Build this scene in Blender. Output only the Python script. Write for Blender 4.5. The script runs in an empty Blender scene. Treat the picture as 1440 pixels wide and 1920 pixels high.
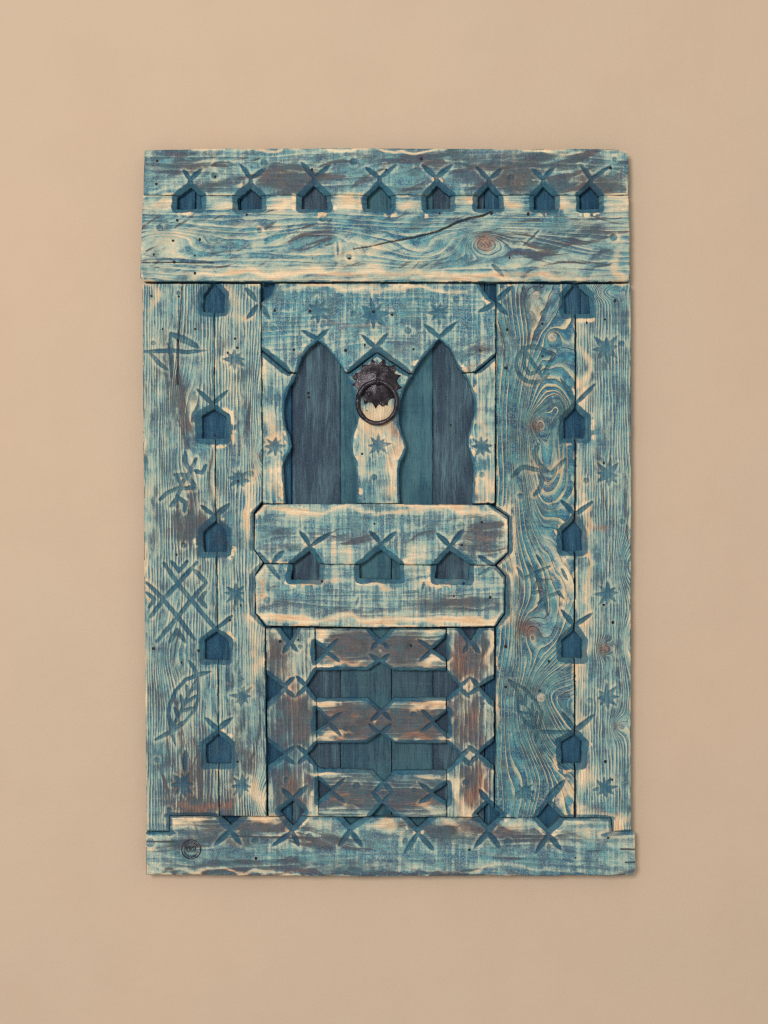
import bpy, math, random
import numpy as np
from mathutils import Vector

# ------------------------------------------------------------------ camera, light, exposure
S = 0.0009            # metres for one photograph pixel on the panel's front face
CX, CY = 720.0, 960.0  # photograph centre
ZC = 1.50             # height of the photograph centre above the floor
FRONT = 0.032         # front face of the boards, metres out from the wall
DIST = 2.60           # camera to front face

sc = bpy.context.scene
cam_d = bpy.data.cameras.new("camera"); cam = bpy.data.objects.new("camera", cam_d)
sc.collection.objects.link(cam); sc.camera = cam
cam.location = (0, -(FRONT + DIST), ZC)
cam.rotation_euler = (math.radians(90), 0, 0)
cam_d.sensor_fit = 'VERTICAL'; cam_d.sensor_height = 36.0
cam_d.lens = 36.0 * DIST / (1920 * S)
cam_d.clip_end = 100

world = bpy.data.worlds.new("World"); sc.world = world; world.use_nodes = True
bg = world.node_tree.nodes['Background']
bg.inputs[0].default_value = (1.0, 0.985, 0.965, 1); bg.inputs[1].default_value = 0.485

def area(name, loc, target, size, power, col):
    l = bpy.data.lights.new(name, 'AREA'); l.shape = 'DISK'; l.size = size; l.energy = power; l.color = col
    o = bpy.data.objects.new(name, l); sc.collection.objects.link(o); o.location = loc
    o.rotation_euler = (Vector(target) - Vector(loc)).to_track_quat('-Z', 'Y').to_euler()
    return o
area("soft_lamp", (-1.15, -4.4, ZC + 1.05), (0.0, 0, ZC + 0.05), 1.2, 113, (1.0, 0.972, 0.935))

sc.view_settings.view_transform = 'Standard'; sc.view_settings.look = 'None'
sc.view_settings.exposure = 0.0; sc.view_settings.gamma = 1.0
sc.render.engine = 'CYCLES'
sc.cycles.use_denoising = False
sc.cycles.filter_width = 1.2

# ------------------------------------------------------------------ numeric helpers
rnd = random.Random(7)
def _h(ix, iy, seed):
    n = (ix * 374761393 + iy * 668265263 + seed * 2246822519) & 0xFFFFFFFF
    n = ((n ^ (n >> 13)) * 1274126177) & 0xFFFFFFFF
    n = ((n ^ (n >> 16)) * 2654435761) & 0xFFFFFFFF
    return ((n ^ (n >> 15)) & 0xFFFF) / 65535.0
def vnoise(x, y, seed=0):
    x = np.asarray(x, float); y = np.asarray(y, float)
    fx = np.floor(x); fy = np.floor(y); ix = fx.astype(np.int64); iy = fy.astype(np.int64)
    tx = x - fx; ty = y - fy
    tx = tx*tx*tx*(tx*(tx*6-15)+10); ty = ty*ty*ty*(ty*(ty*6-15)+10)
    a = _h(ix, iy, seed); b = _h(ix+1, iy, seed); c = _h(ix, iy+1, seed); d = _h(ix+1, iy+1, seed)
    return (a*(1-tx)+b*tx)*(1-ty) + (c*(1-tx)+d*tx)*ty - 0.5      # -0.5 .. 0.5
def fbm(x, y, seed=0, octv=4):
    s = 0; a = 1.0; t = 0
    for k in range(octv):
        s = s + a*vnoise(x*2**k + 17.3*k, y*2**k + 5.1*k, seed+k*31); t += a; a *= .5
    return s/t*2
def sstep(a, b, x):
    t = np.clip((x-a)/(b-a), 0, 1); return t*t*(3-2*t)
def poly_sdf(P, X, Y):
    P = np.asarray(P, float); d = np.full(X.shape, 1e9); s = np.ones(X.shape)
    n = len(P); j = n-1
    for i in range(n):
        ex, ey = P[j]-P[i]; wx = X-P[i, 0]; wy = Y-P[i, 1]
        t = np.clip((wx*ex+wy*ey)/max(ex*ex+ey*ey, 1e-9), 0, 1)
        d = np.minimum(d, (wx-ex*t)**2 + (wy-ey*t)**2)
        c1 = Y >= P[i, 1]; c2 = Y < P[j, 1]; c3 = ex*wy > ey*wx
        flip = (c1 & c2 & c3) | (~c1 & ~c2 & ~c3)
        s = np.where(flip, -s, s); j = i
    return s*np.sqrt(d)

# ------------------------------------------------------------------ what is carved (photograph pixels)
HOLES = []     # (polygon, band width, band depth)
STROKES = []   # (points, half width, depth, style) style: leaf / line / dot / crack
STR = [1.0]    # how much paint is left in the cuts that follow
ZONE = [None]  # which boards the tool marks that follow belong to (None: all)
def hole(poly, band=9, depth=5): HOLES.append((poly, band, depth, ZONE[0]))
def stroke(pts, w=4.5, depth=3.0, style='leaf'): STROKES.append((pts, w, depth*1.75*(.5+.5*STR[0]), style, ZONE[0], STR[0]*rnd.uniform(.85, 1.05)))

def house(xl, xr, ye, yb, ax, ay, arms=None, cross=None, band=9):
    j = lambda: rnd.uniform(-1.3, 1.3)
    band += rnd.uniform(-1.6, 1.4)
    hole([(xl+j(), yb+j()), (xl+j(), ye+j()), (ax, ay), (xr+j(), ye+j()), (xr+j(), yb+j())], band, 10)
    if arms:
        for (x, y) in arms:
            stroke([cross, ((cross[0]+x)/2 + rnd.uniform(-1, 1), (cross[1]+y)/2 + rnd.uniform(-1, 1)), (x, y)], rnd.uniform(4.0, 5.2), 3.2)
        stroke([(ax, ay-2), cross], 4.5, 3.5, 'line')
# frieze row
ZONE[0] = 'T'
house(332, 377, 369, 391.5, 356.7, 349, [(343, 317), (378, 317)], (356.5, 337))
house(446, 491, 371, 391.7, 469, 350.5, [(449, 307), (499, 314)], (470, 335))
house(565, 613, 369, 392, 588, 347, [(565, 304), (620, 309)], (589, 332))
house(687, 734, 369, 392, 711, 347, [(685, 314), (743, 309)], (712, 333))
house(799, 844, 368, 391, 819, 346, [(792, 309), (848, 309)], (818, 333))
house(894, 936, 370, 389.5, 916, 348.5, [(893, 313), (941, 316)], (917, 336))
house(1001, 1041.5, 369, 391, 1019.5, 348.5, [(997, 316), (1039, 316)], (1018.5, 334))
house(1088, 1125, 367, 392.5, 1106.5, 347, [(1088, 309), (1145, 311)], (1108.5, 336))
# houses down the two side seams
ZONE[0] = 'S'
house(380, 421, 552, 586, 399, 529)
house(377, 423, 781, 822.5, 399, 766, [(369, 729), (427, 732)], (398.5, 757))
house(380, 425, 997, 1035, 403, 976, [(377, 948), (431, 944)], (402, 967))
house(383, 428, 1202, 1238, 405, 1185, [(436, 1154)], (404, 1180))
house(385.5, 432.5, 1396, 1433.5, 408, 1377.5, [(385, 1346), (436, 1346)], (409, 1368))
house(1059, 1106, 555, 586.7, 1079, 529)
house(1057, 1098, 784, 822, 1079, 765, [(1051, 709), (1116, 720)], (1080, 756), 10)
house(1054, 1093, 997, 1033.7, 1077, 975, [(1052, 938), (1113, 940)], (1077.7, 965), 10)
house(1054, 1092, 1201, 1234, 1077, 1181, [(1052, 1143), (1112, 1149)], (1077, 1173), 11)
house(1053, 1092, 1393, 1432.5, 1078, 1377, [(1054, 1335), (1115, 1339)], (1078, 1370), 10)
# houses on the cross boards
ZONE[0] = 'C'
house(547, 598, 1059, 1086, 580.5, 1032.7, [(562, 996), (622, 998)], (582, 1024))
house(674, 749, 1060, 1086, 713.5, 1031, [(693, 996), (744, 996)], (715, 1020))
house(817, 881, 1060, 1086, 844, 1032.7, [(819, 1000), (870, 991)], (844, 1024))
# arches
ZONE[0] = 'H'
ARCH1 = [(596, 639), (579, 651), (565, 670), (557, 693), (550, 714), (540, 728), (535, 745), (532, 765), (532, 782), (536, 801), (544, 822), (546, 836), (543, 848), (535, 857), (531, 875), (533, 911), (535, 947),
         (668, 947), (668, 894), (667, 869), (660, 853), (656.5, 833), (660.5, 813), (668, 794), (671, 774), (666, 751), (659, 725), (650, 704), (637, 683), (626, 669), (613, 651)]
ARCH2 = [(824, 636), (810, 651), (793, 670), (778, 693), (766, 714), (757, 731), (751, 751), (747, 772), (748, 794), (752, 810), (759, 826), (762, 840), (757, 854), (750, 865), (748, 881), (749, 947),
         (886, 947), (887, 911), (888, 872), (882, 850), (876, 834), (877, 819), (883, 799), (890, 773), (889, 748), (883, 728), (875, 710), (860, 690), (851, 670), (841, 651)]
hole(ARCH1, 3.6, 3.0); hole(ARCH2, 3.6, 3.0)
for c, arms in (((595, 635), ((565, 619), (617, 616))), ((824, 632), ((794, 607), (856, 604))), ((705, 652), ((678, 628), (728, 624)))):
    for a in arms: stroke([c, a], 4.6, 3.0)
# header corners and gable bands
ZONE[0] = 'H'
hole([(488, 531), (517, 531), (509, 552), (488, 568)], 5, 3); hole([(897, 531), (932, 531), (932, 568), (917, 558)], 6, 4)
stroke([(655, 700), (680, 679), (707, 657), (735, 679), (768, 702)], 9, 5, 'line')
stroke([(487, 655), (515, 676), (541, 699)], 9, 5, 'line'); stroke([(932, 664), (912, 683), (892, 699)], 6, 4, 'line')
ZONE[0] = 'HS'
for p in ([(462, 542), (472, 553), (482, 566)], [(482, 573), (473, 586), (462, 598)], [(489, 570), (507, 600)],
          [(931, 563), (946, 549), (961, 536)], [(928, 568), (911, 578), (895, 586)], [(931, 568), (941, 580), (951, 590)]):
    stroke(p, 4.8, 3)
ZONE[0] = 'L'
# notches of the lattice: (apex, side, side, arm length)
def notch(a, p, q, arm=30, band=8, extra=None):
    hole(([p, a, q] + (extra or [])), band, 8)
    for s in (p, q):
        v = np.array(a)-np.array(s); L = np.hypot(*v); v = v/L
        st = np.array(a)+v*2; en = np.array(a)+v*arm
        stroke([tuple(st), tuple((st+en)/2+np.array([rnd.uniform(-1, 1), rnd.uniform(-1, 1)])), tuple(en)], 4.2, 3)
notch((531, 1290), (496, 1262), (497, 1322), 30); notch((531, 1416), (498, 1390), (500, 1438), 28)
notch((543.5, 1202), (522, 1173), (560, 1173), 26); notch((883, 1202), (861, 1173), (902, 1173), 28)
notch((900, 1289), (930, 1270), (930, 1320), 28); notch((899, 1415), (931, 1386), (931, 1440), 28)
notch((713, 1200), (688, 1174), (738, 1174), 26)
for a, p, q in (((610.6, 1221), (590, 1205), (590, 1241)), ((811, 1218), (837, 1195), (837, 1236)), ((615.5, 1355), (592, 1330), (592, 1372)),
                ((814.5, 1354), (840, 1334), (840, 1378)), ((620, 1483), (596, 1463), (596, 1504)), ((813, 1488), (840, 1470), (840, 1507))):
    notch(a, p, q, 34, 7)
W1 = [(593, 1258), (650, 1257), (689, 1257), (712, 1242), (735, 1257), (790, 1258), (836, 1258), (862, 1289), (840, 1309), (739.5, 1310), (715, 1333), (689, 1310), (593, 1310), (574.6, 1287)]
W2 = [(593, 1395), (687, 1394), (713, 1376), (738, 1394), (839, 1395), (865, 1418), (839, 1446), (738, 1447), (720, 1468), (697, 1445), (599, 1443), (576, 1416)]
hole(W1, 6, 7); hole(W2, 6, 7)
def arms(a, dirs, L=28, w=4.2):
    for dx, dy in dirs: stroke([a, (a[0]+dx*L*.5, a[1]+dy*L*.5+rnd.uniform(-1, 1)), (a[0]+dx*L, a[1]+dy*L)], w, 3)
arms((575, 1287), ((-.72, .69), (-.72, -.69))); arms((577, 1416), ((-.7, .6), (-.7, -.6)))
arms((862, 1289), ((.7, .7), (.7, -.7))); arms((865, 1418), ((.7, .65), (.7, -.65)))
arms((712, 1242), ((-.75, -.6), (.75, -.6)), 26); arms((713, 1376), ((-.75, -.62), (.75, -.62)), 30)
arms((715, 1333), ((-.72, .7), (.72, .7)), 28); arms((719, 1468), ((-.7, .72), (.7, .72)), 28)
hole([(696, 1532), (716.6, 1507), (742, 1532)], 9, 4.5); arms((716.6, 1507), ((-.68, -.72), (.68, -.72)), 30)
# notches along the base board
ZONE[0] = 'B'
for a, p, q in (((432, 1549), (411, 1528), (457, 1528)), ((657, 1549), (637, 1528), (690, 1528)), ((783, 1553), (759, 1528), (811, 1528))):
    hole([p, a, q], 9, 9)
ZONE[0] = 'BLS'
for d in ([(548.5, 1503), (571, 1523), (549, 1551), (524, 1523)], [(916, 1507), (940, 1529), (916.5, 1550), (894, 1529)], [(1028, 1508), (1053, 1533), (1029, 1556), (1007, 1533)]):
    hole(d, 9, 9)
for c, a in (((432, 1557), ((402, 1585), (452, 1583))), ((548, 1559), ((510, 1586), (561, 1588))), ((657, 1557), ((634, 1587), (680, 1588))),
             ((784, 1562), ((757, 1602), (814, 1595))), ((915, 1559), ((889, 1590), (938, 1591))), ((1028, 1564), ((1004, 1600), (1052, 1593)))):
    for e in a: stroke([c, e], 5, 3.2)
    stroke([(c[0], c[1]-9), c], 5, 3.5, 'line')
for c, a in (((548, 1500), ((528, 1478), (576, 1474))), ((915, 1503), ((899, 1481),)), ((1025, 1503), ((1056, 1466),))):
    for e in a: stroke([c, e], 5.5, 3.2)
stroke([(1026, 1500), (1060, 1462)], 7, 4)
STR[0] = .72
ZONE[0] = None
# bands where the base board steps up and where the cross boards are let into the stiles
for p, w in (([(272, 1560), (300, 1561), (325, 1561)], 6), ([(318, 1564), (318, 1545), (317, 1518)], 7), ([(311, 1529), (360, 1529), (405, 1529)], 6),
             ([(1195, 1559), (1170, 1561), (1130, 1566)], 6), ([(1147, 1562), (1146, 1535)], 6), ([(1055, 1533), (1090, 1533), (1150, 1535)], 7),
             ([(494, 944), (474, 963), (472, 1030)], 6), ([(497, 1052), (474, 1078), (473, 1110), (474, 1150), (499, 1176)], 7),
             ([(915, 944), (956, 972), (957, 1036)], 6), ([(932, 1064), (950, 1084), (950, 1150), (926, 1180)], 8), ([(958, 1032), (930, 1060)], 6),
             ([(500, 1179), (700, 1180), (925, 1180)], 2)):
    stroke(p, w*.82, 2.4, 'line')
stroke([(486, 1038), (505, 1060), (526, 1087)], 5, 3); stroke([(511, 1056), (520, 1045), (533, 1032)], 5, 3)
stroke([(898, 1043), (925, 1060), (946, 1082)], 5, 3.2); stroke([(950, 1038), (925, 1062), (894, 1080)], 4.5, 3.2)
ZONE[0] = None
# stars
STR[0] = .80
for i, (x, y, r) in enumerate(((440.5, 673, 21), (447, 898, 21), (441.5, 1113, 20), (454.5, 1306, 21), (453.5, 1473, 22), (342.5, 1470, 24), (1136.5, 653, 27), (1140.5, 889, 25),
                 (1140, 1113, 24), (1137.5, 1308, 23), (1134, 1478, 22), (985, 1486, 22), (596, 583, 22), (700, 590, 29), (824, 586, 22), (515.5, 837, 20), (709.5, 835, 21), (904, 837, 20))):
    a0 = rnd.uniform(-.12, .12)
    for k in range(8):
        a = a0 + k*math.pi/4 + rnd.uniform(-.13, .13); L = r*rnd.uniform(.80, 1.22)
        stroke([(x+rnd.uniform(-1, 1), y+rnd.uniform(-1, 1)), (x+L*math.cos(a), y+L*math.sin(a))], r*rnd.uniform(.30, .38), 2.6, 'ray')
stroke([(348, 1409), (346, 1430), (347, 1449)], 4.5, 2.6)
def zpts(ox, oy, k, pts): return [(ox+x/k, oy+y/k) for x, y in pts]
def motif(ox, oy, k, lines, w=4.2, style='line', d=2.6):
    for l in lines: stroke(zpts(ox, oy, k, l), w, d, style)
# cross sign
STR[0] = .78
motif(250, 520, 4.8, [[(100, 668), (340, 660), (480, 672), (670, 655)], [(335, 500), (335, 690), (340, 915)]], 4.3, 'leaf')
motif(250, 520, 4.8, [[(345, 510), (480, 570), (600, 640)]], 7, 'leaf', 3); motif(250, 520, 4.8, [[(155, 685), (230, 770), (325, 845)]], 4.3, 'leaf')
# lizard
motif(250, 520, 4.8, [[(465, 1575), (465, 1660), (510, 1740)], [(565, 1635), (500, 1770), (440, 1850), (390, 1990), (330, 2060)], [(655, 1690), (620, 1760), (550, 1740)],
                      [(370, 1778), (470, 1780), (550, 1870), (480, 1900)], [(395, 1790), (420, 1850)], [(240, 2000), (310, 1935), (400, 1900), (560, 1895)],
                      [(390, 1970), (470, 2030), (460, 2110)], [(400, 1970), (350, 2060)]], 4.0)
# lattice motif
motif(250, 880, 4.8, [[(275, 845), (400, 1030), (525, 1180), (740, 1440)], [(570, 840), (400, 1030), (270, 1170), (155, 1325)], [(120, 1020), (270, 1170), (400, 1330), (550, 1530)],
                      [(655, 1020), (520, 1180), (400, 1330), (210, 1550)], [(540, 900), (600, 960), (655, 1020)]], 4.3)
motif(250, 880, 4.8, [[(345, 830), (410, 915), (485, 830)], [(325, 1550), (395, 1450), (470, 1555)], [(120, 1110), (190, 1170), (145, 1240)], [(650, 1105), (600, 1175), (655, 1245)]], 3.8)
# leaves
motif(250, 1240, 4.571, [[(330, 570), (300, 470), (315, 370), (365, 250), (450, 155), (545, 130)], [(335, 575), (440, 520), (525, 420), (560, 300), (550, 180), (545, 130)],
                         [(340, 560), (430, 380), (540, 160)], [(385, 470), (350, 400)], [(430, 380), (405, 290)], [(470, 300), (460, 210)], [(400, 430), (530, 400)], [(440, 360), (550, 290)], [(490, 260), (550, 200)]], 3.3)
motif(250, 1240, 4.571, [[(310, 470), (325, 610), (365, 730)], [(190, 670), (310, 610), (440, 540)], [(440, 160), (540, 120), (675, 85)], [(480, 0), (520, 60), (560, 170)]], 4.2, 'leaf')
STR[0] = .66
motif(910, 1240, 4.571, [[(200, 160), (270, 250), (280, 420), (350, 530), (450, 590)], [(210, 165), (330, 230), (420, 330), (480, 440), (460, 590)], [(250, 210), (350, 380), (450, 590)],
                         [(350, 380), (345, 290)], [(395, 470), (400, 360)], [(340, 370), (290, 350)], [(380, 450), (300, 440)], [(420, 520), (340, 520)], [(425, 520), (445, 430)]], 3.0)
motif(910, 1240, 4.571, [[(455, 580), (440, 640), (425, 720)], [(460, 600), (600, 610), (740, 600)]], 4, 'leaf')
# ring motif and twigs
cr = [(1001+33*math.cos(t), 683+34*math.sin(t)) for t in np.linspace(0.55, 5.4, 16)]
stroke(cr, 3.8, 2.6, 'line')
motif(910, 520, 4.8, [[(330, 630), (480, 640), (620, 690)], [(625, 690), (560, 810), (500, 935)], [(340, 640), (420, 760), (515, 895)], [(350, 700), (350, 800), (400, 870), (470, 850), (500, 800)]], 3.6)
motif(910, 520, 4.8, [[(480, 1500), (440, 1590), (480, 1680), (560, 1740)], [(240, 1795), (330, 1705), (460, 1730), (600, 1760), (720, 1640)], [(500, 1750), (515, 1830), (480, 1920), (440, 1960)]], 4.2)
motif(910, 880, 4.8, [[(285, 885), (350, 985), (450, 930), (595, 865)], [(380, 835), (430, 930), (490, 1000), (600, 990)], [(460, 770), (530, 870)], [(465, 1000), (440, 1100)], [(550, 1000), (550, 1140)],
                      [(420, 1110), (500, 1100)], [(470, 1210), (550, 1150), (660, 1110), (730, 1190)], [(540, 1160), (560, 1310)], [(690, 900), (740, 1000)]], 3.4, 'leaf')
# filled round dents
STR[0] = .55
for x, y, r in ((495, 305, 6), (663, 303, 6), (402, 330, 6), (300, 428, 6), (487, 433, 4), (605, 411, 6), (655, 482, 5), (958, 332, 5), (1150, 446, 6), (1152, 298, 4), (287, 643, 4.5), (334, 549, 4), (294, 1425, 5),
                (1166, 644, 5), (1098.5, 901, 4.5), (1166, 978, 4.5), (1106, 1313, 5), (856, 561, 6), (513, 616, 5), (663, 587, 5), (765, 620, 6), (735, 588, 4), (701, 894, 5), (904, 890, 5), (282, 1580, 8),
                (478, 1575, 6), (580, 1568, 6), (952, 1579, 7), (767, 1212, 5), (663, 1366, 6), (775, 1340, 5), (668, 1475, 6), (777, 1482, 5), (873, 1467, 5), (537, 1463, 5), (864, 985, 6), (500, 1125, 6),
                (344, 1022, 5), (331, 949, 3), (975, 930, 5), (470, 888, 5), (760, 1578, 6), (648, 1366, 4), (562, 1213, 4)):
    stroke([(x, y), (x+.6, y+.2)], r, 2.0, 'dot')
# chips and chisel slips
STR[0] = .7
stroke([(924, 498), (934, 507), (944, 519)], 4, 2.2); stroke([(672, 1120), (667, 1136)], 2, 1.2); stroke([(795, 1092), (792, 1106)], 2, 1.2)
stroke([(633, 455), (634, 485)], 1.5, 1.0); stroke([(1010, 433), (995, 448), (980, 462)], 1.6, 1.0)
# drying cracks
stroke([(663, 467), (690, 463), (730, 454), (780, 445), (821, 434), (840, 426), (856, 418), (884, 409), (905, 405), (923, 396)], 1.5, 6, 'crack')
stroke([(341, 533), (338, 590), (334, 640), (333, 720)], 1.1, 6, 'crack')
stroke([(264, 493), (330, 492.5), (400, 493)], .8, 3, 'crack'); stroke([(1164, 1592), (1192, 1593)], .8, 3, 'crack'); stroke([(1172, 1617), (1192, 1617)], .7, 3, 'crack')
stroke([(270, 1578), (330, 1578)], .8, 3, 'crack'); stroke([(600, 1572), (440, 1568)], .6, 2, 'crack')

# local tints of the finish: (x, y, radius x, radius y, amount)
SCORCH = [(500, 1640, 240, 4, 1.4), (1000, 1640, 200, 4, 1.6), (345, 305, 70, 18, .7), (405, 345, 50, 14, .5), (560, 330, 60, 20, .9), (520, 350, 40, 12, .7), (800, 300, 90, 14, .7), (960, 330, 100, 26, .7), (1120, 345, 50, 26, .9), (1050, 300, 90, 14, .6),
          (590, 440, 45, 12, .8), (520, 425, 60, 14, .4), (960, 450, 70, 26, .5), (1110, 420, 60, 40, .6), (700, 500, 200, 8, .5), (909, 456, 24, 22, .5), (300, 478, 30, 18, .6),
          (310, 700, 26, 70, .5), (350, 770, 34, 50, .6), (340, 1020, 22, 90, .35), (365, 1450, 50, 60, .8), (300, 1340, 26, 70, .4), (455, 1420, 18, 80, .6), (380, 1515, 60, 18, 1.0), (440, 700, 20, 40, .5), (375, 980, 20, 60, .6), (350, 1000, 60, 30, .5),
          (520, 1230, 24, 60, .9), (555, 1350, 34, 60, 1.1), (540, 1480, 34, 40, 1.0), (880, 1230, 30, 50, 1.0), (880, 1350, 34, 60, 1.0), (880, 1480, 34, 50, 1.0),
          (660, 1215, 60, 26, 1.3), (780, 1220, 44, 28, 1.1), (650, 1352, 50, 30, 1.3), (780, 1352, 50, 28, 1.2), (660, 1490, 60, 26, 1.1), (780, 1490, 50, 24, .9), (720, 1350, 20, 34, 1.0),
          (390, 1545, 70, 18, .7), (500, 1545, 50, 16, .9), (600, 1575, 80, 12, .7), (870, 1560, 60, 16, .9), (1000, 1570, 80, 14, .8), (400, 1575, 90, 10, .5), (760, 1545, 40, 16, .5), (500, 1625, 160, 10, .7),
          (560, 1020, 70, 12, .5), (900, 1000, 50, 30, .7), (650, 1010, 90, 12, .4), (880, 1040, 40, 20, .4), (560, 1130, 120, 12, .4), (830, 1130, 90, 14, .7), (700, 1150, 180, 8, .5),
          (600, 655, 60, 14, .5), (900, 655, 40, 18, .7), (700, 615, 100, 6, .5), (760, 650, 60, 20, .4), (980, 560, 40, 26, .6), (1000, 640, 40, 26, .4), (1007, 795, 20, 22, .7), (975, 1120, 30, 60, .5), (990, 1180, 24, 22, .8),
          (1130, 1215, 24, 20, .5), (740, 810, 14, 34, .9), (1120, 990, 24, 10, .6), (1080, 1520, 40, 10, .4)]
WEAR = [(700, 280, 450, 3.5, 1.0), (440, 385, 30, 14, .9), (530, 382, 32, 14, 1.0), (650, 382, 32, 14, 1.0), (770, 382, 26, 12, .9), (870, 382, 22, 12, .9), (968, 384, 24, 14, .9), (1064, 384, 20, 14, .9), (300, 385, 26, 16, .8), (1155, 390, 24, 20, .6),
        (300, 460, 40, 26, .5), (560, 510, 220, 12, .5), (470, 425, 60, 10, .4), (680, 470, 60, 24, .6), (900, 520, 240, 7, .8), (350, 440, 60, 16, .4), (1170, 500, 10, 60, .7), (470, 515, 200, 6, .6),
        (600, 540, 100, 5, .8), (800, 540, 120, 5, .8), (1140, 285, 20, 4, .4), (280, 560, 12, 26, .7), (440, 560, 20, 40, .6), (425, 700, 14, 60, .5), (280, 1000, 7, 400, .5), (355, 900, 20, 40, .35), (450, 600, 40, 10, .4),
        (470, 960, 10, 60, .9), (475, 1230, 12, 90, .7), (490, 1490, 14, 40, .9), (480, 880, 12, 40, .6), (500, 700, 16, 22, .6), (520, 800, 22, 40, .8), (520, 900, 18, 36, .7), (905, 780, 16, 60, .7), (905, 910, 16, 30, .8),
        (700, 800, 28, 30, .9), (740, 900, 14, 40, 1.0), (685, 880, 12, 50, .4), (700, 770, 30, 24, .5), (745, 840, 14, 24, .8), (560, 955, 80, 7, 1.0), (850, 955, 90, 7, 1.0), (700, 953, 80, 5, .6), (640, 1035, 30, 16, .6), (770, 1040, 30, 16, .6), (590, 1095, 60, 10, .8), (712, 1098, 40, 8, .9), (850, 1097, 50, 8, .9),
        (540, 1164, 60, 8, 1.0), (720, 1162, 160, 8, .9), (880, 1160, 60, 9, 1.0), (490, 1100, 8, 40, .6), (1060, 1100, 10, 60, .8), (1092, 1080, 9, 420, .8), (1092, 700, 8, 90, .5), (950, 960, 14, 60, .8), (965, 1060, 12, 60, .7), (960, 1180, 12, 60, .4), (1160, 1540, 14, 20, 1.3),
        (1040, 1050, 16, 40, .7), (1060, 1490, 14, 40, .9), (1000, 900, 20, 60, .5), (1050, 870, 14, 40, .6), (1040, 550, 30, 10, .6), (990, 720, 24, 30, .4), (935, 1350, 6, 150, .7), (1100, 1450, 24, 20, .8), (1100, 1515, 30, 8, .6),
        (606, 1195, 16, 10, 1.2), (605, 1250, 16, 7, 1.1), (820, 1188, 16, 8, .9), (812, 1247, 24, 7, 1.0), (660, 1248, 40, 4, .8), (612, 1322, 22, 8, 1.1), (790, 1320, 36, 7, 1.0), (825, 1325, 14, 10, 1.0), (620, 1385, 30, 7, 1.0), (825, 1388, 14, 10, 1.0), (620, 1452, 40, 5, 1.1), (800, 1460, 40, 5, .8), (800, 1515, 30, 8, .6), (640, 1515, 40, 5, .5), (715, 1352, 8, 6, .6), (713, 1222, 8, 5, .7),
        (543, 1290, 8, 10, .6), (883, 1289, 8, 10, .6), (880, 1410, 8, 12, .4), (915, 1220, 8, 40, .9), (850, 1480, 10, 34, .9), (915, 1460, 5, 30, 1.0), (590, 1505, 10, 14, .9), (530, 1250, 16, 30, .4), (870, 1515, 26, 14, .7), (880, 1340, 16, 30, .4), (510, 1195, 10, 10, .8),
        (350, 1545, 50, 8, .7), (500, 1535, 26, 6, .9), (720, 1545, 40, 12, .9), (850, 1545, 40, 10, .7), (600, 1540, 26, 8, .6), (290, 1600, 14, 30, .4), (430, 1630, 160, 4, .8), (900, 1630, 200, 5, .6), (980, 1545, 30, 10, .6), (1100, 1555, 60, 14, .5), (1160, 1600, 30, 16, .3)]
WASH = [(715, 1490, 120, 40, .6), (700, 1225, 40, 24, .4), (760, 1350, 50, 20, .4), (540, 1440, 30, 60, .4), (360, 1517, 50, 7, 1.4), (440, 1520, 30, 8, 1.0), (720, 1641, 480, 4, 1.2), (1130, 1522, 40, 7, 1.0), (268, 440, 5, 120, .8), (271, 320, 4, 40, 1.2), (1176, 300, 6, 30, 1.0), (285, 1545, 14, 12, 1.2), (400, 537, 80, 4, .8), (1150, 545, 30, 7, 1.0), (300, 300, 40, 20, .5), (430, 300, 90, 10, .3), (650, 320, 60, 40, .3), (760, 330, 60, 50, .4), (860, 300, 40, 40, .3), (1030, 330, 40, 40, .3), (420, 480, 60, 22, .4), (640, 430, 60, 30, .5), (760, 420, 90, 26, .6), (860, 470, 30, 40, .4), (1010, 420, 60, 30, .3),
        (530, 580, 40, 60, .4), (650, 580, 120, 40, .4), (850, 580, 90, 50, .4), (530, 860, 20, 30, .3), (500, 800, 12, 60, .3), (640, 1000, 200, 24, .3), (560, 1120, 70, 40, .3), (930, 880, 10, 80, .5), (500, 900, 8, 60, .5), (300, 1300, 30, 160, .3), (480, 700, 10, 100, .4), (480, 1350, 12, 100, .3),
        (1000, 1380, 60, 60, .5), (1010, 1500, 60, 30, .3), (960, 800, 24, 120, .4), (1120, 1490, 40, 60, .3), (1160, 600, 20, 200, .3), (450, 1610, 160, 24, .4), (700, 1600, 120, 30, .3), (1000, 1610, 160, 24, .5), (1120, 1590, 50, 20, .3), (530, 1380, 20, 60, .5), (520, 1420, 20, 40, .3), (680, 1520, 60, 8, .4), (1160, 1080, 16, 100, .3)]
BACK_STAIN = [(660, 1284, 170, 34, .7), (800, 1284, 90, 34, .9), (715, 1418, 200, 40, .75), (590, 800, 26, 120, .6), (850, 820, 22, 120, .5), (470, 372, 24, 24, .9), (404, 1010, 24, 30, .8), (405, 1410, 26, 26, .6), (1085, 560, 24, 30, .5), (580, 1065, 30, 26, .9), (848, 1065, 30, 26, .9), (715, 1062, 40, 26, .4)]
KNOT = [(909, 456, 19, 17, 1.0), (1007, 795, 15, 17, .6), (1132, 1217, 12, 11, .6), (1160, 1361, 9, 9, .45), (487, 856, 7, 8, .5), (992, 1186, 12, 14, .25)]
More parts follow.
